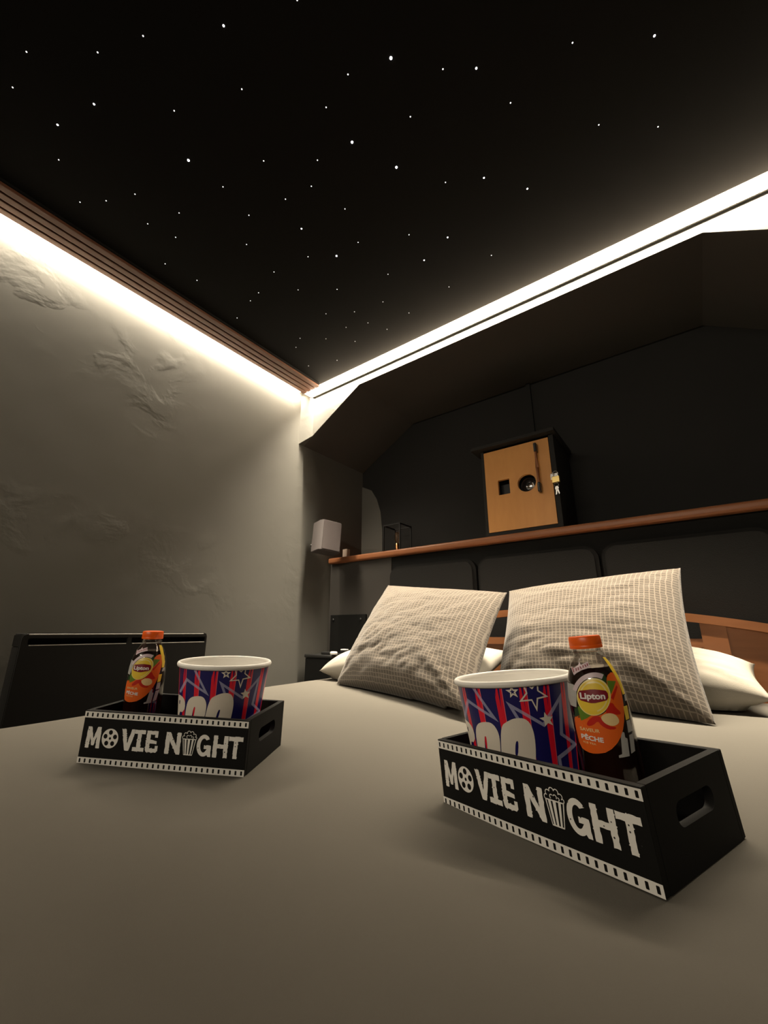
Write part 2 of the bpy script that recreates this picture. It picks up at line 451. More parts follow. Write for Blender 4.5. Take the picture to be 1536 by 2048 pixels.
# ------------------------------------------------------------------ fibre-optic stars in the ceiling
STARS = [(-1.108,0.013,0), (-0.968,0.118,0), (-0.847,0.171,0), (-0.676,0.276,1), (-1.225,0.013,0), (-1.094,0.155,1), (-0.934,0.292,0), (-0.744,0.374,0), (-1.231,0.113,1), (-1.337,0.147,0), (-1.022,0.382,2), (-1.008,0.490,0), (-1.260,0.332,0), (-0.505,0.351,0), (-0.499,0.518,0), (-0.392,0.558,2), (-0.298,0.654,0), (-0.229,0.703,1), (-0.593,0.535,0), (-0.420,0.690,0), (-0.185,0.825,0), (-0.591,0.641,2), (-0.840,0.519,0), (-0.707,0.615,0), (-0.526,0.774,2), (-0.778,0.658,0), (-0.426,0.904,0), (-0.322,0.964,1), (-0.877,0.636,0), (-0.021,0.798,0), (0.140,0.902,1), (-0.003,1.023,0), (0.131,1.128,0), (-0.223,1.079,1), (-1.206,0.451,0), (-1.021,0.598,0), (-0.913,0.740,1), (-0.741,0.778,0), (-1.305,0.491,0), (-1.123,0.662,0), (-0.979,0.834,0), (-0.889,0.896,2), (-0.786,0.901,0), (-1.139,0.802,0), (-1.424,0.642,0), (-1.130,0.921,0), (-0.997,1.016,0), (-1.276,0.832,0), (-1.341,0.839,0), (-1.476,0.866,0), (-1.132,1.089,0), (-1.021,1.156,0), (-1.016,1.246,0), (-1.117,1.208,0), (-1.348,1.131,0), (-1.249,1.209,0), (-1.147,1.308,0), (-1.415,1.165,0), (-1.320,1.365,0), (-1.476,1.309,0), (-0.619,0.987,0), (-0.512,1.079,1), (-0.414,1.245,0), (-0.631,1.111,1), (-0.781,1.081,0), (-0.615,1.283,0), (-0.884,1.185,0), (-0.829,1.307,0), (-0.970,1.333,0), (-1.435,0.235,0), (-1.360,0.285,0), (-1.333,0.406,0), (-1.449,0.525,0)]
ms = emit('star_small', (1, .97, .95), 2.6); mb = emit('star_bright', (1, .97, 1.0), 6.0)
def dome(r, h):
    return lathe([(r, 0), (r * .8, -h * .6), (r * .4, -h * .95), (0, -h)], n=12)
proto = {}
for x, y, k in STARS:
    if k not in proto:
        nm = 'star_light'
        if k == 2: o = tag(obj(nm, dome(.0036, .003), mb), 'large brilliant fibre-optic star shining in the black ceiling', 'ceiling star', 'large stars in the ceiling')
        elif k == 1: o = tag(obj(nm, dome(.0026, .0022), mb), 'mid-sized glowing fibre-optic star in the black ceiling', 'ceiling star', 'mid-sized stars in the ceiling')
        else: o = tag(obj(nm, dome(.0018, .0016), ms), 'tiny pinprick fibre-optic star in the black ceiling', 'ceiling star', 'tiny stars in the ceiling')
        proto[k] = o
    else:
        o = proto[k].copy(); COL.objects.link(o)
    o.location = W(x, y, CZ + .0002)

# ------------------------------------------------------------------ trays: placement
TRAYS = [
    (Vector((-0.809, 0.477, -0.218)), (0.519, 0.041, 0.036)),
    (Vector((-0.170, 0.625, -0.224)), (-0.389, 0.061, -0.060)),
]
def rotm(y, p, r): return (Matrix.Rotation(y, 4, 'Z') @ Matrix.Rotation(p, 4, 'X') @ Matrix.Rotation(r, 4, 'Y'))
TM = [Matrix.Translation(W(*l)) @ rotm(*a) for l, a in TRAYS]
BED0 = -.19
def bedz(x, y):
    """top of the mattress: level, sagging under each tray"""
    num, den = BED0 * .08, .08
    for (l, a), m in zip(TRAYS, TM):
        d2 = (x - l.x) ** 2 + (y - l.y) ** 2
        wgt = math.exp(-d2 / (2 * .19 ** 2))
        n = m.to_3x3() @ Vector((0, 0, 1))
        z = l.z - (n.x * (x - l.x) + n.y * (y - l.y)) / n.z - .0025
        num += wgt * max(-.26, min(-.17, z)); den += wgt
    z = num / den
    f = max(0, 1 - math.hypot(x + .1, y) / .75)
    return z - .02 * f * f

# ------------------------------------------------------------------ bed
bed = thing('bed', 'double bed with grey fitted sheet and orange-brown wooden headboard', 'bed', (-.46, .6, 0))
IB = bed.matrix_world.inverted()
def edge_left(y):
    pts = [(-.5, -1.23), (.30, -1.25), (.70, -1.285), (1.236, -1.338), (1.70, -1.35)]
    for (a, b), (c, d) in zip(pts, pts[1:]):
        if y <= c: return b + (d - b) * (y - a) / (c - a)
    return pts[-1][1]
def mattress():
    bm = bmesh.new(); nx, ny = 120, 130; y0, y1 = -.48, 1.655; xr = .42
    us = [i / nx for i in range(nx + 1)]
    rows = []
    R = .035
    for j in range(ny + 1):
        y = y0 + (y1 - y0) * j / ny; xl = edge_left(y); row = []
        prof = [(xl, -.25), (xl, -R)] + [(xl + R - R * math.cos(a), -R + R * math.sin(a)) for a in (.4, .8, 1.2)]
        prof += [(xl + R + (xr - xl - 2 * R) * u, 0) for u in us]
        prof += [(xr - R + R * math.cos(a), -R + R * math.sin(a)) for a in (1.2, .8, .4)] + [(xr, -R), (xr, -.25)]
        for x, dz in prof:
            yy = y
            zz = bedz(x, y) + dz
            e = min(y - y0, y1 - y)
            if e < R and dz > -.2: zz -= R - math.sqrt(max(0, R * R - (R - e) ** 2))
            if dz > -.001:
                zz += .0012 * noise.noise((x * 5, y * 5, 1.3)) + .0008 * noise.noise((x * 14, y * 9, 4.))
            row.append(bm.verts.new(IB @ W(x, yy, zz)))
        rows.append(row)
    for a, b in zip(rows, rows[1:]):
        for i in range(len(a) - 1): bm.faces.new((a[i], a[i + 1], b[i + 1], b[i]))
    bm.faces.new(rows[0]); bm.faces.new(rows[-1][::-1])
    bm.faces.new([r[0] for r in rows] + [r[-1] for r in rows][::-1])
    bmesh.ops.recalc_face_normals(bm, faces=bm.faces)
    return bm
obj('mattress', mattress(), M['sheet'], bed, smooth=True)
def bl(bm):
    for v in bm.verts: v.co = IB @ (v.co + Vector((0, 0, ZC)))
    return bm
obj('bed_base', bl(bx(-1.19, .40, -.46, 1.66, -.62, -.46, bev=.006)), M['bedwood'], bed)
for x in (-1.15, .33):
    for y in (-.40, 1.58): obj('leg', bl(bx(x, x + .06, y, y + .06, FL, -.62)), M['bedwood'], bed)
hb = bpy.data.objects.new('headboard', None); COL.objects.link(hb); hb.parent = bed
BC = -.46
def arch(x): return .088 - .176 * (x - BC) ** 2
HY0, HY1 = 1.675, 1.705
xs = [BC - .91 + 1.82 * i / 40 for i in range(41)]
def ribbon(f0, f1, x0, x1, ya, yb, n=40):
    q = [x0 + (x1 - x0) * i / n for i in range(n + 1)]
    return slab([(x, f1(x)) for x in q] + [(x, f0(x)) for x in reversed(q)], ya, yb)
def rb(*a): return bl(ribbon(*a))
obj('top_rail', rb(lambda x: arch(x) - .026, arch, BC - .90, BC + .90, HY0 - .008, HY1 + .004), M['bedwood'], hb)
obj('lower_rail', rb(lambda x: -.048, lambda x: -.022, BC - .454, BC + .454, HY0, HY1), M['bedwood'], hb)
obj('lower_panel', rb(lambda x: -.46, lambda x: -.048, BC - .454, BC + .454, HY0 + .006, HY1 - .006), M['bedwood'], hb)
for s in (-1, 1):
    a, b = sorted((BC + s * .452, BC + s * .515)); obj('stile', rb(lambda x: -.46, lambda x: arch(x) - .026, a, b, HY0 - .003, HY1), M['bedwood'], hb)
    a, b = sorted((BC + s * .515, BC + s * .84)); obj('side_panel', rb(lambda x: -.46, lambda x: arch(x) - .026, a, b, HY0 + .004, HY1 - .004), M['bedwood'], hb)
    a, b = sorted((BC + s * .84, BC + s * .90)); obj('post', rb(lambda x: FL, lambda x: arch(x) - .026, a, b, HY0 - .003, HY1), M['bedwood'], hb)

# ------------------------------------------------------------------ pillows
def cushion(name, C, T, m, label, cat, seed=0, wr=.006, back=.6, n=80, group=None, pinch=.05, flow=(1., .4)):
    BL, BR, TR, TL = [Vector(c) for c in C]
    cen = (BL + BR + TR + TL) / 4
    nrm = (BR - BL).cross(TL - BL).normalized()           # towards the viewer side
    if nrm.y > 0: nrm = -nrm
    bm = bmesh.new(); uvl = bm.loops.layers.uv.new('UVMap')
    def pos(u, v, s):
        pu = .5 + (u - .5) * (1 - pinch * (1 - (2 * v - 1) ** 2)); pv = .5 + (v - .5) * (1 - pinch * (1 - (2 * u - 1) ** 2))
        p = (BL * (1 - pu) + BR * pu) * (1 - pv) + (TL * (1 - pu) + TR * pu) * pv
        a, b = 1 - abs(2 * u - 1) ** 2.6, 1 - abs(2 * v - 1) ** 2.6
        h = max(0., a * b) ** .55
        rim = min(1, 4 * min(u, 1 - u, v, 1 - v) + .05)
        q = Vector((u * 3.2 * flow[0] + v * 2.0 * flow[1], v * 7. * flow[0] - u * 3.0 * flow[1], seed))
        wv = noise.noise(q) * .7 + (abs(noise.noise(q * 1.9 + Vector((3, 1, 0)))) - .25) * .9 + noise.noise(q * 4.1) * .25
        # folds that run in from the corners
        for cu, cv in ((0, 0), (1, 0), (0, 1), (1, 1)):
            du, dv = u - cu, v - cv; rr = math.hypot(du, dv)
            if rr < .5: wv += .55 * math.sin(math.atan2(dv, du) * 13 + seed) * (1 - rr / .5) * min(1, rr * 6)
        lowf = 1.0 + .9 * max(0, .6 - v)
        d = T * h * (1 if s > 0 else back) * (1.12 - .24 * v) + wr * lowf * wv * rim * (1 if s > 0 else .5)
        p = p + nrm * s * d
        fl = bedz(p.x, p.y) + .003
        if p.z < fl + .012: p.z = fl + max(0, (p.z - fl) * .3) if p.z > fl else fl
        return W(*p)
    g = {}
    for s in (1, -1):
        for i in range(n + 1):
            for j in range(n + 1):
                e = i in (0, n) or j in (0, n)
                if s < 0 and e: g[s, i, j] = g[1, i, j]
                else: g[s, i, j] = bm.verts.new(pos(i / n, j / n, s))
    for s in (1, -1):
        for i in range(n):
            for j in range(n):
                ids = [(i, j), (i + 1, j), (i + 1, j + 1), (i, j + 1)]
                if s < 0: ids = ids[::-1]
                f = bm.faces.new([g[(s, *k)] for k in ids])
                for lp, k in zip(f.loops, ids): lp[uvl].uv = (k[0] / n, k[1] / n)
    bmesh.ops.recalc_face_normals(bm, faces=bm.faces)
    o = W(*cen)
    for v in bm.verts: v.co -= o
    ob = obj(name, bm, m, smooth='all'); ob.location = o
    return tag(ob, label, cat, group)

cushion('pillow', ((-1.295, 1.30, -.155), (-.575, 1.27, -.155), (-.575, 1.60, -.075), (-1.345, 1.475, -.112)), .075, M['pillow_white'],
        'ivory pillow lying mostly hidden behind the left checked cushion', 'pillow', seed=5, wr=.004, back=.9, n=50)
cushion('pillow', ((-.49, 1.30, -.155), (.105, 1.36, -.150), (.100, 1.615, -.088), (-.49, 1.60, -.085)), .085, M['pillow_white'],
        'ivory pillow lying against the headboard behind the right checked cushion', 'pillow', seed=9, wr=.005, back=.9, n=60)
cushion('cushion', ((-1.128, 1.225, -.185), (-.478, .985, -.185), (-.520, 1.41, .128), (-1.158, 1.595, .209)), .085, M['pillow_check'],
        'grey checked square cushion on the left, leaning back with its top tilted left', 'cushion', seed=2, wr=.010, n=120, flow=(.8, 1.2))
cushion('cushion', ((-.550, 1.330, -.185), (-.012, 1.180, -.185), (-.025, 1.510, .181), (-.605, 1.665, .157)), .09, M['pillow_check'],
        'grey checked square cushion on the right, standing behind the bucket and bottle', 'cushion', seed=7, wr=.007, n=120, flow=(.9, .3))

# ------------------------------------------------------------------ movie-night trays
TL_, TW, TH_, TT = .300, .168, .084, .009
rng = random.Random(4)
def rough(poly, amt=.45, step=3.2):
    out = []; n = len(poly)
    for i in range(n):
        a, b = Vector(poly[i]), Vector(poly[(i + 1) % n]); L = (b - a).length
        k = max(1, int(L / step)); nv = Vector((-(b - a).y, (b - a).x)).normalized() if L else Vector((0, 0))
        for q in range(k):
            p = a + (b - a) * q / k
            if q: p = p + nv * rng.uniform(-amt, amt)
            out.append(tuple(p))
            if q and rng.random() < .22:
                out.append(tuple(a + (b - a) * (q + .25) / k + nv * rng.uniform(.6, 1.3)))
                out.append(tuple(a + (b - a) * (q + .5) / k))
    return out
GLY = {
 'M': (27, [[(0, 0), (1, 33), (8, 33), (13.5, 15), (19, 33), (26, 33), (27, 0), (20, 0), (19.5, 18), (15.7, 4), (11.3, 4), (7.5, 18), (7, 0)]]),
 'V': (26, [[(0, 33), (8, 33), (13, 11), (18.5, 33), (26, 33), (17, 0), (9.5, 0)]]),
 'I': (20, [[(0, 0), (0, 6), (6.5, 6), (6.5, 27), (0, 27), (0, 33), (20, 33), (20, 27), (13.5, 27), (13.5, 6), (20, 6), (20, 0)]]),
 'E': (22, [[(2, 0), (0, 3), (0, 33), (20, 33), (20, 23), (15, 23), (15, 27.5), (7, 27.5), (7, 19.5), (19, 17.5), (19, 13), (7, 13.5), (7, 6), (17, 6), (17, 10.5), (22, 10.5), (22, 3), (19, 0)]]),
 'N': (26, [[(0, 0), (0, 33), (7, 33), (19, 13), (19, 33), (26, 33), (26, 0), (20, 0), (7, 20), (7, 0)]]),
 'H': (25, [[(0, 0), (0, 33), (7, 33), (7, 20), (18, 20), (18, 33), (25, 33), (25, 0), (18, 0), (18, 14), (7, 14), (7, 0)]]),
 'T': (25, [[(9, 0), (9, 26), (0, 26), (0, 33), (25, 33), (25, 26), (16, 26), (16, 0)]]),
}
gG = [(12.5 + 12.5 * math.cos(math.radians(a)), 16.5 + 16.5 * math.sin(math.radians(a))) for a in range(38, 310, 12)]
gG += [(19, 3), (21, 0), (26, 0), (25, 17), (13, 17), (13, 11.5), (18.5, 11.5)]
gG += [(12.5 + 6 * math.cos(math.radians(a)), 16.5 + 10.5 * math.sin(math.radians(a))) for a in range(302, 40, -12)]
GLY['G'] = (26, [gG])
PLACE = [('M', 10, 27), ('V', 74.5, 26), ('I', 98, 21), ('E', 121.5, 22.5), ('N', 157, 27), ('G', 213, 26), ('H', 242, 25.5), ('T', 268.5, 25)]
V0 = 58.5          # baseline, mm below the rim
def movie_print():
    let, dots, art = [], [], []
    for g, x, wd in PLACE:
        w0, ps = GLY[g]
        for p in ps: let.append((rough([(x + a * wd / w0, b - V0) for a, b in p]), ()))
    for g, x, wd in PLACE:
        for _ in range(3):
            cx, cy = x + rng.choice((3.2, wd - 4.5, wd / 2 - .5)), -V0 + rng.uniform(5, 29)
            dots.append((circ(cx, cy, rng.uniform(.5, 1.0), 8), ()))
    holes = [circ(54.5 + 9.4 * math.cos(math.radians(90 + 72 * k)), -42 + 9.4 * math.sin(math.radians(90 + 72 * k)), 3.7, 20) for k in range(5)] + [circ(54.5, -42, 2.1, 16)]
    art.append((circ(54.5, -42, 15.3, 48), holes))
    # popcorn carton standing in for the letter I
    x0 = 186
    def cx(t, v): return x0 + 13 + (t * (12.2 - 4.3 * (v / 24.)))       # t in -1..1, v down from the carton's rim
    def strip(t0, t1, v0, v1): return ([(cx(t0, v0), -33.5 - v0), (cx(t1, v0), -33.5 - v0), (cx(t1, v1), -33.5 - v1), (cx(t0, v1), -33.5 - v1)], ())
    art += [strip(-1, -.88, 0, 24.5), strip(.88, 1, 0, 24.5), strip(-1, 1, 0, 1.3), strip(-.97, .97, 23.6, 25)]
    art += [strip(-.72, -.42, 1.3, 23.6), strip(-.22, .12, 1.3, 23.6), strip(.38, .66, 1.3, 23.6)]
    for px, py, r in ((x0 + 2.8, -32, 3.0), (x0 + 5.5, -27.5, 3.3), (x0 + 11, -24.8, 3.5), (x0 + 16.8, -25.2, 3.4), (x0 + 21.6, -28.4, 3.1), (x0 + 23.6, -32, 2.6), (x0 + 9.8, -30.6, 2.5), (x0 + 14.5, -30.2, 2.6), (x0 + 18.4, -31.6, 1.9)):
        a0 = math.atan2(py + 33, px - x0 - 13)
        a = [a0 + math.radians(q) for q in range(-100, 101, 20)]
        art.append(([(px + r * math.cos(b), py + r * math.sin(b)) for b in a] + [(px + (r - .95) * math.cos(b), py + (r - .95) * math.sin(b)) for b in reversed(a)], ()))
    return let, dots, art
LET, DOTS, ART = movie_print()
def film(v0, v1):
    n = 31; out = []; hs = []
    for k in range(n):
        c = 300 * (k + .5) / n
        hs.append(rrect(c - 1.6, c + 1.6, -v1 + 2.0, -v0 - 2.0, .6, 2))
    # cut into cells so that every hole stays a clean opening
    for k in range(n):
        a, b = 300 * k / n, 300 * (k + 1) / n
        out.append(([(a, -v1), (b, -v1), (b, -v0), (a, -v0)], (hs[k],)))
    return out
def make_tray(mw, label):
    t = thing('serving_tray', label, 'tray', mw)
    l, wd, h, k = TL_ / 2, TW / 2, TH_, TT
    fp = obj('front_panel', bx(-l, l, -wd, -wd + k, 0, h, bev=.0012), M['black_board'], t)
    obj('back_panel', bx(-l, l, wd - k, wd, 0, h, bev=.0012), M['black_board'], t)
    obj('bottom_panel', bx(-l + k, l - k, -wd + k, wd - k, .001, .0075), M['black_board'], t)
    slot = rrect(-.036, .040, .038, .060, .0105, 8)
    for s in (-1, 1):
        obj('end_panel', plate([(-wd + k, 0), (wd - k, 0), (wd - k, h), (-wd + k, h)], (slot,), k,
                               lambda y, z, d, s=s: Vector((s * (l - d), y, z))), M['black_board'], t)
    F = lambda q: (lambda x, y: Vector((-l + x * .001, -wd - q, h + y * .001)))
    for fv in ((1.6, 11.6), (73.6, 83.8)): decal('film_strip_border', film(*fv), F(.0003), M['print_white'], fp)
    decal('lettering', LET, F(.0003), M['print_white'], fp)
    decal('film_reel_print', ART[:1], F(.0003), M['print_white'], fp)
    decal('popcorn_print', ART[1:], F(.0003), M['print_white'], fp)
    decal('worn_specks', DOTS, F(.00045), M['print_black'], fp)
    return t
make_tray(TM[0], 'black movie night tray on the left, farther back near the mattress edge')
make_tray(TM[1], 'black movie night tray on the right, nearer and in front of the cushions')

# ------------------------------------------------------------------ popcorn buckets
BH, BRT, BRB = .155, .0815, .066
def brad(z): return BRB + (BRT - BRB) * z / BH
def bucket_drawing():
    """printed design in (arc degrees, mm below the rim): read off the front of a bucket"""
    ax = lambda y: 748 - (y - 290) * .147
    hw = lambda y: 597 - (y - 290) * .066
    def q(x, y):
        a = math.asin(max(-.985, min(.985, (x - ax(y)) / hw(y))))
        v0 = (y - 308) * .139
        v = v0 + (1 - math.cos(a)) * (40 + .85 * max(0, v0)) * .139
        return (math.degrees(a), max(.8, v))
    Q = lambda pts: [q(*p) for p in pts]
    def fine(pts, closed=True, st=22):
        out = []; n = len(pts)
        for i in range(n if closed else n - 1):
            a, b = Vector(pts[i]), Vector(pts[(i + 1) % n]); k = max(1, int((b - a).length / st))
            out += [tuple(a + (b - a) * j / k) for j in range(k)]
        return out if closed else out + [pts[-1]]
    def sm(pts, it=2):
        for _ in range(it):
            o = []
            for i in range(len(pts)):
                a, b = Vector(pts[i]), Vector(pts[(i + 1) % len(pts)])
                o += [tuple(a * .75 + b * .25), tuple(a * .25 + b * .75)]
            pts = o
        return pts
    D = {}
    lil = []
    for pl in ([(350, 285), (505, 610), (268, 452), (165, 600)],
               [(735, 640), (690, 500), (945, 680), (1172, 455), (1085, 765), (1195, 855), (1000, 955), (985, 1060)],
               [(690, 1130), (760, 1010), (845, 1010), (880, 1100)]):
        for o_, h_ in thick_line(pl, 30): lil.append((Q(fine(o_)), ()))
    D['lilac'] = lil
    wh = []
    for o_, h_ in thick_line(star(752, 383, 44, .42, 270), 13, True) + thick_line([(872, 300), (938, 362), (1004, 300), (985, 385), (1048, 438), (960, 452), (924, 545), (905, 462), (803, 466), (878, 400)], 13, True):
        wh.append((Q(o_), [Q(h) for h in h_]))
    wh.append((Q(star(988, 637, 66, .45, 50)), ()))
    D['white'] = wh
    L = []
    o1 = sm([(385, 640), (470, 650), (505, 730), (490, 830), (440, 990), (425, 1150), (360, 1260), (260, 1260), (205, 1150), (215, 950), (250, 740), (300, 660)])
    L.append((Q(o1), [Q(sm([(342, 775), (360, 765), (362, 790), (322, 940), (303, 950), (300, 925)], 1))]))
    o2 = sm([(700, 612), (800, 618), (838, 690), (825, 820), (770, 1000), (725, 1100), (620, 1130), (600, 1280), (440, 1280), (430, 1090), (480, 880), (545, 680), (620, 640)])
    L.append((Q(o2), [Q(sm([(640, 820), (664, 806), (664, 832), (628, 930), (606, 936), (606, 912)], 1))]))
    o3 = [(120, 622), (190, 640), (232, 690), (232, 780), (190, 830), (160, 815), (140, 860), (185, 970), (180, 1060), (110, 1060), (98, 900)]
    L.append((Q(sm(o3, 1)), [Q([(152, 690), (166, 696), (158, 735), (146, 730)])]))
    D['cream'] = L
    rd, pk = [], []
    for k in range(16):
        c = -11.4 + 22.5 * k
        rd.append(([(c - 3.9, .8), (c + 3.9, .8), (c + 2.6, 152), (c - 2.6, 152)], ()))
        pk.append(([(c + 3.2, .8), (c + 3.9, .8), (c + 2.6, 152), (c + 2.2, 152)], ()))
    D['red'], D['pink'] = rd, pk
    return D
BD = bucket_drawing()
def make_bucket(mw, label):
    t = thing('popcorn_bucket', label, 'popcorn bucket', mw)
    obj('outer_wall', lathe([(0, .004), (BRB - .004, .004), (BRB - .004, 0), (BRB, 0), (BRT, BH - .002)], 96), M['navy'], t, smooth=True)
    obj('inner_wall', lathe([(0, .0055), (BRB - .0014, .0055), (BRT - .0012, BH - .002)], 96), M['paper_white'], t, smooth=True)
    R = .0032
    obj('rim', lathe([(BRT + .0012 + R * math.cos(a), BH - .001 + 1.35 * R * math.sin(a)) for a in [2 * PI * i / 14 for i in range(15)]], 96), M['paper_white'], t, smooth='all')
    def F(off, turn=0):
        def f(a, v):
            z = BH - v * .001; r = brad(z) + off; b = math.radians(a + turn - 90)
            return Vector((r * math.cos(b), r * math.sin(b), z))
        return f
    decal('red_stripes', BD['red'], F(.00018), M['red'], t, step=3.0)
    decal('pink_stripe_edges', BD['pink'], F(.0003), M['pink'], t, step=3.0)
    for tn in (0, 180):
        decal('lilac_star_outlines', BD['lilac'], F(.00045, tn), M['lilac'], t, step=3.0)
        for p_ in BD['white']: decal('white_star', [p_], F(.0006, tn), M['cream'], t, step=3.0)
        decal('lettering', BD['cream'], F(.0006, tn), M['cream'], t, step=3.0)
    return t
def face_cam(k, lx, ly, extra):
    """yaw, in the tray's frame, that turns local -Y towards the seat at the bed's foot"""
    p = TM[k].inverted() @ Vector((0, 0, ZC))
    return math.atan2(p.y - ly, p.x - lx) + PI / 2 + math.radians(extra)
def put(k, lx, ly, extra):
    return TM[k] @ Matrix.Translation((lx, ly, .0077)) @ Matrix.Rotation(face_cam(k, lx, ly, extra), 4, 'Z')
make_bucket(put(0, .053, .006, 0), 'striped popcorn bucket at the right end of the left tray')
make_bucket(put(1, -.069, .006, -3), 'striped popcorn bucket at the left end of the right tray')

# ------------------------------------------------------------------ bottles
BTOP = .2075
def bprof(d):
    """bottle radius (m) at depth d mm below the cap's top"""
    P = [(15, 16.3), (21.5, 16.5), (24.5, 17.6), (29, 20.4), (35, 24.0), (43, 27.3), (53, 30.0), (67, 31.9), (82, 32.9), (100, 33.2), (130, 33.2), (165, 32.9), (196, 32.4), (203, 30.8), (206, 28.5)]
    for (a, b), (c, e) in zip(P, P[1:]):
        if d <= c:
            s = max(0, (d - a) / (c - a)); return (b + (e - b) * s) * .001
    return P[-1][1] * .001
def label_drawing():
    ax = lambda y: 372 + (y - 110) * .208
    S_ = .0783
    def q(x, y):
        v = (y - 104) * S_ * 1.012
        r = bprof(v) * 1000
        a = math.asin(max(-.985, min(.985, (x - ax(y)) * S_ / r)))
        return (math.degrees(a), -v)
    def fine(pts, st=30):
        out = []; n = len(pts)
        for i in range(n):
            a, b = Vector(pts[i]), Vector(pts[(i + 1) % n]); k = max(1, int((b - a).length / st))
            out += [tuple(a + (b - a) * j / k) for j in range(k)]
        return out
    def sm(pts, it=2):
        for _ in range(it):
            o = []
            for i in range(len(pts)):
                a, b = Vector(pts[i]), Vector(pts[(i + 1) % len(pts)])
                o += [tuple(a * .75 + b * .25), tuple(a * .25 + b * .75)]
            pts = o
        return pts
    Q = lambda pts: [q(*p) for p in fine(pts)]
    D = []                        # name, material, layer, polygons
    D.append(('orange_print', 'lab_orange', 1, [(Q(sm([(236, 1240), (262, 1420), (325, 1655), (420, 1700), (520, 1708), (700, 1670), (850, 1520), (905, 1350), (918, 1150), (885, 900), (835, 720), (765, 630), (680, 690), (690, 820), (735, 960), (690, 1130), (600, 1200), (480, 1200), (390, 1150), (300, 1230)], 1)), ())]))
    D.append(('peach_print', 'lab_red', 2, [(Q(sm([(690, 1050), (760, 1040), (790, 1100), (870, 1180), (850, 1210), (720, 1180), (660, 1180)], 1)), ()),
                                            (Q(sm([(405, 1315), (470, 1225), (560, 1195), (620, 1250), (700, 1340), (800, 1355), (795, 1385), (700, 1385), (600, 1330), (560, 1270), (500, 1330), (430, 1350)], 1)), ()),
                                            (Q([(735, 975), (820, 820), (835, 850), (770, 1010)]), ())]))
    D.append(('peach_slice_print', 'lab_cream', 3, [(Q(sm([(585, 1215), (690, 1165), (800, 1195), (855, 1300), (770, 1350), (650, 1310)], 2)), ())]))
    D.append(('leaf_print', 'lab_green', 2, [(Q([(690, 745), (812, 768), (780, 850), (740, 932), (700, 840)]), ()), (Q([(285, 1085), (380, 1130), (482, 1190), (420, 1240), (335, 1285), (305, 1180)]), ())]))
    D.append(('dark_leaf_print', 'lab_dkgreen', 1, [(Q([(555, 640), (640, 640), (690, 720), (685, 810), (600, 740)]), ()), (Q([(240, 1130), (300, 1100), (330, 1250), (250, 1245)]), ())]))
    def ring(cx, cy, r0, r1, a0, a1, k=24, ys=1.09):
        A = [math.radians(a0 + (a1 - a0) * i / k) for i in range(k + 1)]
        return ([(cx + r1 * math.cos(a), cy - ys * r1 * math.sin(a)) for a in A] + [(cx + r0 * math.cos(a), cy - ys * r0 * math.sin(a)) for a in reversed(A)], ())
    r_ = ring(505, 952, 240, 300, 62, 165); D.append(('pale_arc_print', 'lab_lilac', 3, [([q(*p) for p in r_[0]], ())]))
    D.append(('yellow_round_print', 'lab_yellow', 3, [([q(*p) for p in circ(505, 952, 228, 60, 250)], ())]))
    D.append(('pale_ring_print', 'lab_pale', 4, [([q(*p) for p in circ(505, 952, 228, 60, 250)], [[q(*p) for p in circ(505, 957, 214, 60, 235)]]),
                                                 ([q(*p) for p in ring(500, 952, 172, 190, 20, 160)[0]], ()), ([q(*p) for p in ring(505, 952, 172, 188, 285, 350)[0]], ())]))
    ban = [(288, 876), (380, 862), (490, 848), (600, 862), (690, 882), (706, 1000), (600, 1020), (500, 1042), (400, 1022), (306, 996)]
    D.append(('banner_print', 'lab_maroon', 5, [(Q(sm(ban, 1)), ())]))
    D.append(('yellow_side_print', 'lab_yellow', 2, [(Q([(640, 430), (690, 440), (775, 570), (850, 700), (905, 830), (940, 960), (905, 960), (865, 830), (800, 690), (725, 560)]), ()), (Q([(905, 1110), (960, 1110), (985, 1280), (935, 1290)]), ())]))
    D.append(('small_print', 'lab_grey', 2, [(Q([(925, 970), (950, 970), (962, 1050), (935, 1050)]), ()), (Q([(940, 1300), (995, 1295), (1020, 1440), (960, 1450)]), ()), (Q([(970, 1480), (1028, 1470), (1045, 1690), (990, 1710)]), ()),
                                             (Q([(868, 1450), (885, 1425), (905, 1440), (915, 1500), (945, 1520), (968, 1735), (830, 1745), (826, 1715), (870, 1700), (858, 1500)]), ()),
                                             (Q([(108, 775), (222, 790), (270, 830), (272, 1108), (185, 1095), (128, 930)]), ())]))
    D.append(('slogan_badge', 'lab_lilac', 3, [([q(*p) for p in [(190, 540), (230, 560), (290, 520), (310, 478), (330, 515), (430, 472), (445, 520), (475, 552), (440, 560), (340, 590), (270, 630), (235, 662), (215, 620)]], ())]))
    sq = []
    for a, b, c, d in ((212, 555, 232, 620), (262, 560, 268, 600), (292, 548, 298, 588), (318, 535, 340, 570), (360, 520, 366, 556), (385, 512, 405, 545), (420, 498, 425, 532)):
        sq += thick_line([(a, b), (c, d)], 13)
    D.append(('slogan_strokes', 'lab_maroon', 4, [(Q(o_), ()) for o_, h_ in sq]))
    return D, q
LD, LQ = label_drawing()
def label_text(s, x, y, hgt, wd, bold, skew):
    """text in label-drawing units, y is the baseline; skew follows the drawing's slant"""
    me = text_mesh(s, hgt, 0, 0, bold, wd)
    for v in me.vertices:
        px, py = x + v.co.x - v.co.y * .16, y - v.co.y + skew * v.co.x
        a, b = LQ(px, py); v.co = Vector((a, b, 0))
    return me
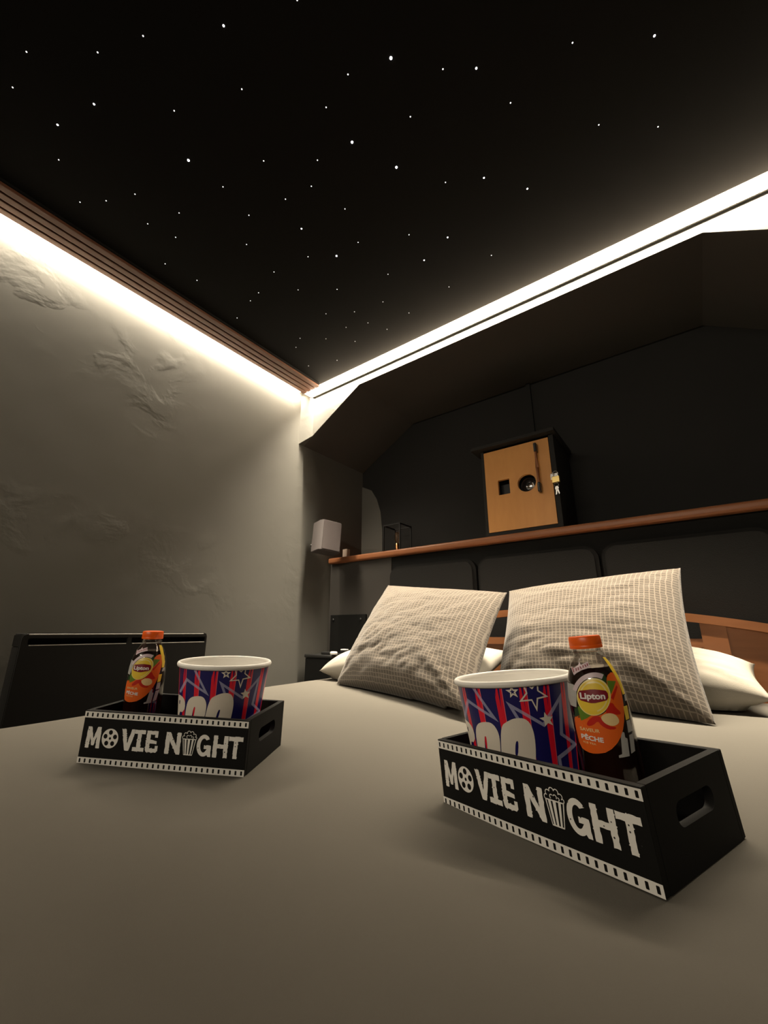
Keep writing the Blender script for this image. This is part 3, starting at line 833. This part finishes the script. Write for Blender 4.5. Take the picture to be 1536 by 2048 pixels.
def make_bottle(mw, label):
    t = thing('iced_tea_bottle', label, 'bottle', mw)
    ds = [15, 18, 21, 22.5, 24, 26, 28, 31, 34, 38, 42, 47, 52, 58, 65, 72, 80, 90, 100, 115, 130, 150, 165, 180, 196, 199, 201.5, 203.5, 205.5, BTOP * 1000]
    prof = [(bprof(d), BTOP - d * .001) for d in ds] + [(.018, .0), (.012, .004), (0, .005)]
    body = obj('bottle_body', lathe(prof, 64), M['pet'], t, smooth=True)
    top = 36.5
    lp = [(0, BTOP - top * .001)] + [(bprof(d) - .0007, BTOP - d * .001) for d in [top] + [d for d in ds if d > top and d < 206]] + [(.018, .0012), (.011, .005), (0, .006)]
    obj('tea', lathe(lp, 64), M['tea'], t, smooth=True)
    obj('neck_ring', lathe([(.0163, BTOP - .0205), (.0182, BTOP - .020), (.0182, BTOP - .0185), (.0163, BTOP - .018)], 48), M['pet'], t, smooth=True)
    cap = bmesh.new(); n = 96; rings = []
    for z, r, rib in ((BTOP - .0148, .0186, 0), (BTOP - .0138, .0191, 1), (BTOP - .0112, .0191, 1), (BTOP - .0108, .0187, 0), (BTOP - .0102, .0191, 1), (BTOP - .0016, .0187, 1), (BTOP - .0003, .0178, 0), (BTOP, .0165, 0)):
        rings.append([cap.verts.new(((r - (.00035 if rib and i % 2 else 0)) * math.cos(2 * PI * i / n), (r - (.00035 if rib and i % 2 else 0)) * math.sin(2 * PI * i / n), z)) for i in range(n)])
    for a, b in zip(rings, rings[1:]):
        for i in range(n): cap.faces.new((a[i], a[(i + 1) % n], b[(i + 1) % n], b[i]))
    cap.faces.new(rings[-1]); cap.faces.new(rings[0][::-1])
    obj('cap', cap, M['cap'], t, smooth=True)
    def F(layer):
        def f(a, b):
            z = BTOP + b * .001; r = bprof(-b) + .0001 + .00008 * layer; c = math.radians(a - 90)
            return Vector((r * math.cos(c), r * math.sin(c), z))
        return f
    for nm, m, ly, polys in LD:
        for grp in ([[p_] for p_ in polys] if nm in ('leaf_print', 'dark_leaf_print', 'small_print', 'peach_print', 'yellow_side_print') else [polys]):
            decal(nm, grp, F(ly), M[m], t, step=3.0)
    for s, x, y, h, wd, bold, sk, m in (('Lipton', 326, 978, 84, 338, .035, .02, 'lab_white'), ('SAVEUR', 326, 1412, 46, 262, .02, .06, 'lab_cream'),
                                        ('PÊCHE', 346, 1522, 62, 292, .035, .10, 'lab_white'), ('ICE TEA', 372, 1576, 24, 168, .015, .09, 'lab_cream')):
        decal('lettering', [], F(6), M[m], t, step=3.0, extra=label_text(s, x, y, h, wd, bold, sk))
    return t
make_bottle(put(0, -.107, .004, -13), 'iced tea bottle with orange cap in the left tray')
make_bottle(put(1, .066, .004, 0), 'iced tea bottle with orange cap in the right tray')

# ------------------------------------------------------------------ shelf and the things on it
def worldbox(o_, *a, **k): return bx(*a, **k)
sh = plate(rrect(1.74, 2.048, .378, .410, .010, 5), (), 2.38, lambda y, z, d: Vector((d - 1.692, y, z)))
o = obj('wall_shelf', sh, M['shelfwood'], smooth=True); o.location.z = ZC
tag(o, 'long copper-brown wooden shelf running across the alcove above the pillows', 'shelf')

# cabinet with a round and a square opening
cb = thing('cabinet', 'black cabinet on the shelf with honey-coloured wooden door and two openings', 'cabinet', W(-.553, 1.75, .4105))
x0, x1, hgt, dp = -.167, .166, .415, .27
obj('side_panel', bx(x0, x0 + .014, 0, dp, 0, hgt, bev=.001), M['black_paint'], cb)
obj('side_panel', bx(x1 - .020, x1, 0, dp, 0, hgt, bev=.001), M['black_paint'], cb)
obj('bottom_panel', bx(x0 + .014, x1 - .020, 0, dp, 0, .014), M['black_paint'], cb)
obj('back_panel', bx(x0 + .014, x1 - .020, dp - .01, dp, .014, hgt), M['black_paint'], cb)
obj('top_panel', bx(x0 - .036, x1 + .014, -.035, dp + .005, hgt, hgt + .016, bev=.002), M['black_paint'], cb)
door = obj('door', plate([(-.1515, .016), (.1445, .016), (.1445, hgt - .012), (-.1515, hgt - .012)],
                         (rrect(-.093, -.040, .183, .254, .002, 1), circ(.036, .216, .040, 48)), .016,
                         lambda x, z, d: Vector((x, -.002 + d, z))), M['doorwood'], cb)
hd = obj('handle', tube([(.093, -.022, .165), (.093, -.024, .265), (.093, -.022, .365)], .0072, 12), M['shelfwood'], door, smooth=True)
for z in (.158, .340): obj('handle_mount', bx(.0865, .0995, -.030, -.002, z, z + .042, bev=.004), M['black_plastic'], hd)
hs = obj('hasp', bx(.138, .172, -.006, -.002, .205, .232, bev=.001), M['steel'], door)
# the device inside, seen through the openings
pj = thing('projector', 'dark lens device seen through the round opening of the cabinet door', 'projector', W(-.553, 1.80, .4255))
obj('casing', bx(-.12, .11, 0, .17, .12, .30, bev=.01), M['black_plastic'], pj)
obj('stand', bx(-.10, .09, .02, .16, 0, .12), M['black_plastic'], pj)
lz = lathe([(0, 0), (.020, 0), (.024, .003), (.030, .022), (.034, .022), (.034, .0)], 40)
for v in lz.verts: v.co = Vector((v.co.x + .036, -v.co.z + .0, v.co.y + .200))
obj('lens', lz, M['lens'], pj, smooth=True)
gl = lathe([(0, .008), (.010, .0065), (.0195, .001)], 32)
for v in gl.verts: v.co = Vector((v.co.x + .036, -v.co.z, v.co.y + .200))
obj('lens_glass', gl, M['steel'], pj, smooth='all')
# padlock with keys
pl = thing('padlock', 'brass padlock with keys hanging on the cabinet door hasp', 'padlock', W(-.392, 1.735, .622))
obj('lock_body', bx(-.0155, .0155, -.006, .006, -.026, .002, bev=.002), M['brass'], pl)
arc = [(.0095 * math.cos(a), 0, .016 + .0095 * math.sin(a)) for a in [PI * i / 12 for i in range(13)]]
obj('shackle', tube([(.0095, 0, .001)] + arc + [(-.0095, 0, .001)], .0023, 8), M['steel'], pl, smooth=True)
kr = [(.009 * math.cos(a), -.002, -.036 + .009 * math.sin(a)) for a in [2 * PI * i / 16 for i in range(17)]]
obj('key_ring', tube(kr, .0008, 6), M['steel'], pl, smooth=True)
for a in (-.25, .12):
    kb = plate(rrect(-.006, .006, -.014, 0, .004, 3) , (), .0015, lambda x, z, d: Vector((x, d, z)))
    plate([(-.002, -.036), (.002, -.034), (.003, -.013), (-.003, -.013)], (), .0015, lambda x, z, d: Vector((x, d, z)), kb)
    k = obj('key', kb, M['steel'], pl); k.location = (0, -.004 + a * .01, -.043); k.rotation_euler = (0, a, 0)

# small cage lamp
lm = thing('cage_lamp', 'small black wire-frame cube lamp with copper socket on the shelf', 'lamp', W(-1.303, 1.885, .4105))
a, hh, r = .0555, .166, .0034
fr = bmesh.new()
for sx in (-a, a):
    for sy in (-a, a): box(fr, sx - r, sx + r, sy - r, sy + r, 0, hh)
    for z in (r, hh - r): box(fr, sx - r, sx + r, -a, a, z - r, z + r)
for sy in (-a, a):
    for z in (r, hh - r): box(fr, -a, a, sy - r, sy + r, z - r, z + r)
obj('frame', fr, M['black_metal'], lm)
obj('base_plate', bx(-a, a, -a, a, 0, .005), M['black_metal'], lm)
obj('socket', lathe([(0, .005), (.013, .005), (.013, .060), (.0115, .064), (0, .064)], 32), M['copper'], lm, smooth=True)
bulb = obj('bulb', lathe([(.010, .064), (.011, .072), (.016, .084), (.0195, .098), (.0185, .112), (.012, .124), (.005, .129), (0, .130)], 32), clear_plastic('bulb_glass', (1, .93, .8), .08), lm, smooth=True)
fil = bmesh.new()
for k in range(5):
    q = 2 * PI * k / 5
    tube([(.004 * math.cos(q), .004 * math.sin(q), .066), (.010 * math.cos(q), .010 * math.sin(q), .092), (.006 * math.cos(q), .006 * math.sin(q), .115)], .0006, 6, fil)
obj('filament', fil, M['copper'], bulb)
cbm = tube([(-1.355, 1.90, .4135), (-1.39, 1.87, .428), (-1.43, 1.845, .431), (-1.47, 1.83, .4205), (-1.52, 1.80, .4135), (-1.60, 1.78, .4135), (-1.66, 1.80, .4135)], .0028, 8)
o = obj('cable', cbm, M['black_plastic'], smooth=True); o.location.z = ZC; tag(o, 'thin black cable looping along the shelf beside the cage lamp', 'cable')
o = tag(obj('wood_block', bx(-.017, .017, -.014, .014, 0, .050, bev=.003), M['beige']), 'small beige block on the left end of the shelf behind the speaker', 'block')
o.location = W(-1.600, 1.79, .4105)

# speaker on a wall bracket
smw = Matrix.Translation(W(-1.572, 1.60, .492)) @ Matrix.Rotation(math.radians(72), 4, 'Z') @ Matrix.Rotation(math.radians(-2), 4, 'X') @ Matrix.Rotation(math.radians(4.5), 4, 'Y')
sp = thing('speaker', 'grey satellite speaker on a bracket at the left end of the shelf', 'speaker', smw)
hx, hy, hz = .066, .052, .084
sbm = bmesh.new()
plate([(-hx, hy), (hx, hy), (hx, -hy + .018), (hx - .014, -hy), (-hx + .014, -hy), (-hx, -hy + .018)], (), 2 * hz, lambda x, y, d: Vector((x, y, -hz + d)), sbm)
bmesh.ops.bevel(sbm, geom=sbm.edges[:], offset=.003, segments=2, affect='EDGES')
obj('body', sbm, M['speaker_side'], sp, smooth=True)
obj('grille', plate(rrect(-hx + .014, hx - .014, -hz + .006, hz - .006, .004, 3), (), .004, lambda x, z, d: Vector((x, -hy - .003 + d, z))), M['speaker'], sp)
arm = tube([(0, hy - .002, -.02), (-.01, hy + .025, -.03), (-.045, hy + .052, -.03)], .007, 10)
obj('bracket', arm, M['black_plastic'], sp, smooth=True)

# ------------------------------------------------------------------ alcove furnishings
edges = [(-1.258, -.780), (-.770, -.276), (-.266, .232), (.242, .74)]
names = ['black upholstered wall panel under the shelf, at the left end of the row', 'black upholstered wall panel under the cabinet, second from the left',
         'black upholstered wall panel behind the right checked cushion', 'black upholstered wall panel at the right edge of the picture']
for (a, b), lb in zip(edges, names):
    bm = plate(rrect(a, b, -.55, .322, .055, 10), (), .036, lambda x, z, d: Vector((x, 1.734 + d, z)))
    es = [e for e in bm.edges if all(abs(v.co.y - 1.734) < 1e-6 for v in e.verts) and len(e.link_faces) == 2 and any(abs(f.normal.y) < .5 for f in e.link_faces)]
    bmesh.ops.bevel(bm, geom=es, offset=.014, segments=4, affect='EDGES')
    o = obj('wall_panel', bm, M['panel_fabric'], smooth=True); o.location.z = ZC
    tag(o, lb, 'wall panel', 'upholstered panels under the shelf')

pb = thing('bolted_board', 'black board with two round bolts on the wall above the nightstand', 'board', W(-1.552, 1.77, -.02))
obj('board', bx(-.126, .128, -.012, 0, -.30, .109, bev=.002), M['black_board'], pb)
for x in (-.104, .094):
    bo = lathe([(0, .006), (.005, .0055), (.008, .003), (.0085, 0)], 20)
    for v in bo.verts: v.co = Vector((v.co.x + x, -.012 - v.co.z, v.co.y + .082))
    obj('bolt', bo, M['black_metal'], pb, smooth=True)

ns = thing('nightstand', 'black nightstand in the corner beside the ivory pillow', 'nightstand', W(-1.563, 1.65, FL))
Hn = ZC - .11
obj('body', bx(-.088, .088, -.095, .10, .03, Hn - .018, bev=.004), M['black_board'], ns)
obj('top', bx(-.093, .093, -.10, .105, Hn - .018, Hn, bev=.006), M['black_plastic'], ns, smooth=True)
for x in (-.08, .06):
    for y in (-.09, .075): obj('leg', bx(x, x + .02, y, y + .02, 0, .03), M['black_board'], ns)
kn = lathe([(0, .006), (.004, .005), (.005, 0)], 16)
for v in kn.verts: v.co = Vector((v.co.x + .078, -.095 - v.co.z, v.co.y + Hn - .035))
obj('knob', kn, M['steel'], ns, smooth=True)
o = thing('remote_control', 'small dark remote with a white end lying on the nightstand', 'remote', W(-1.50, 1.575, -.11))
obj('body', bx(-.05, .012, -.012, .012, 0, .014, bev=.004), M['black_plastic'], o, smooth=True)
obj('white_end', bx(.012, .042, -.013, .013, 0, .016, bev=.005), M['white_plastic'], o, smooth=True)
o = thing('charger_plug', 'small white-topped black plug behind the remote on the nightstand', 'plug', W(-1.487, 1.67, -.11))
obj('body', bx(-.018, .018, -.014, .014, 0, .018, bev=.003), M['black_plastic'], o)
obj('white_top', bx(-.016, .016, -.0145, .012, .018, .024, bev=.002), M['white_plastic'], o)

# heater by the left wall
ht = thing('panel_heater', 'flat black panel heater with slotted top standing by the left wall', 'heater', W(-1.50, .637, FL))
y0, y1 = -.276, .274; top = ZC - .004
slots = (rrect(y0 + .018, -.004, top - .031, top - .016, .003, 3), rrect(.010, y1 - .008, top - .031, top - .016, .003, 3))
fb = plate([(y0 + .012, .06)] + [(y1 - .012, .06), (y1, .072)] + [(y1, top - .014), (y1 - .004, top - .004), (y1 - .014, top), (y0 + .014, top), (y0 + .004, top - .004), (y0, top - .014), (y0, .072)],
           slots, .008, lambda y, z, d: Vector((-d, y, z)))
es = [e for e in fb.edges if all(abs(v.co.x) < 1e-7 for v in e.verts) and len(e.link_faces) == 2 and any(abs(f.normal.x) < .5 for f in e.link_faces)]
bmesh.ops.bevel(fb, geom=es, offset=.0022, segments=3, affect='EDGES')
obj('front_panel', fb, M['heater'], ht, smooth=True)
obj('body', bx(-.085, -.008, y0 + .004, y1 - .004, .07, top - .036, bev=.004), M['heater'], ht, smooth=True)
obj('top_edge', bx(-.085, -.006, y0 + .006, y1 - .006, top - .010, top - .001, bev=.003), M['heater'], ht, smooth=True)
obj('back_panel', bx(-.085, -.078, y0 + .004, y1 - .004, top - .036, top - .010), M['heater'], ht)
for y_ in (y0 + .004, y1 - .008): obj('side_panel', bx(-.085, -.008, y_, y_ + .004, top - .036, top - .006), M['heater'], ht)
ed = bmesh.new()  # thin pale strips standing in for glints on top edge and slot lips
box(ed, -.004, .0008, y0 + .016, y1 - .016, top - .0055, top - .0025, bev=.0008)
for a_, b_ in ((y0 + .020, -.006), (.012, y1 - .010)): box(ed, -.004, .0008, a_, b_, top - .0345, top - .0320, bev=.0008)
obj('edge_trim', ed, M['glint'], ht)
for y in (y0 + .06, y1 - .10): obj('foot', bx(-.10, .02, y, y + .04, 0, .07, bev=.004), M['heater'], ht)
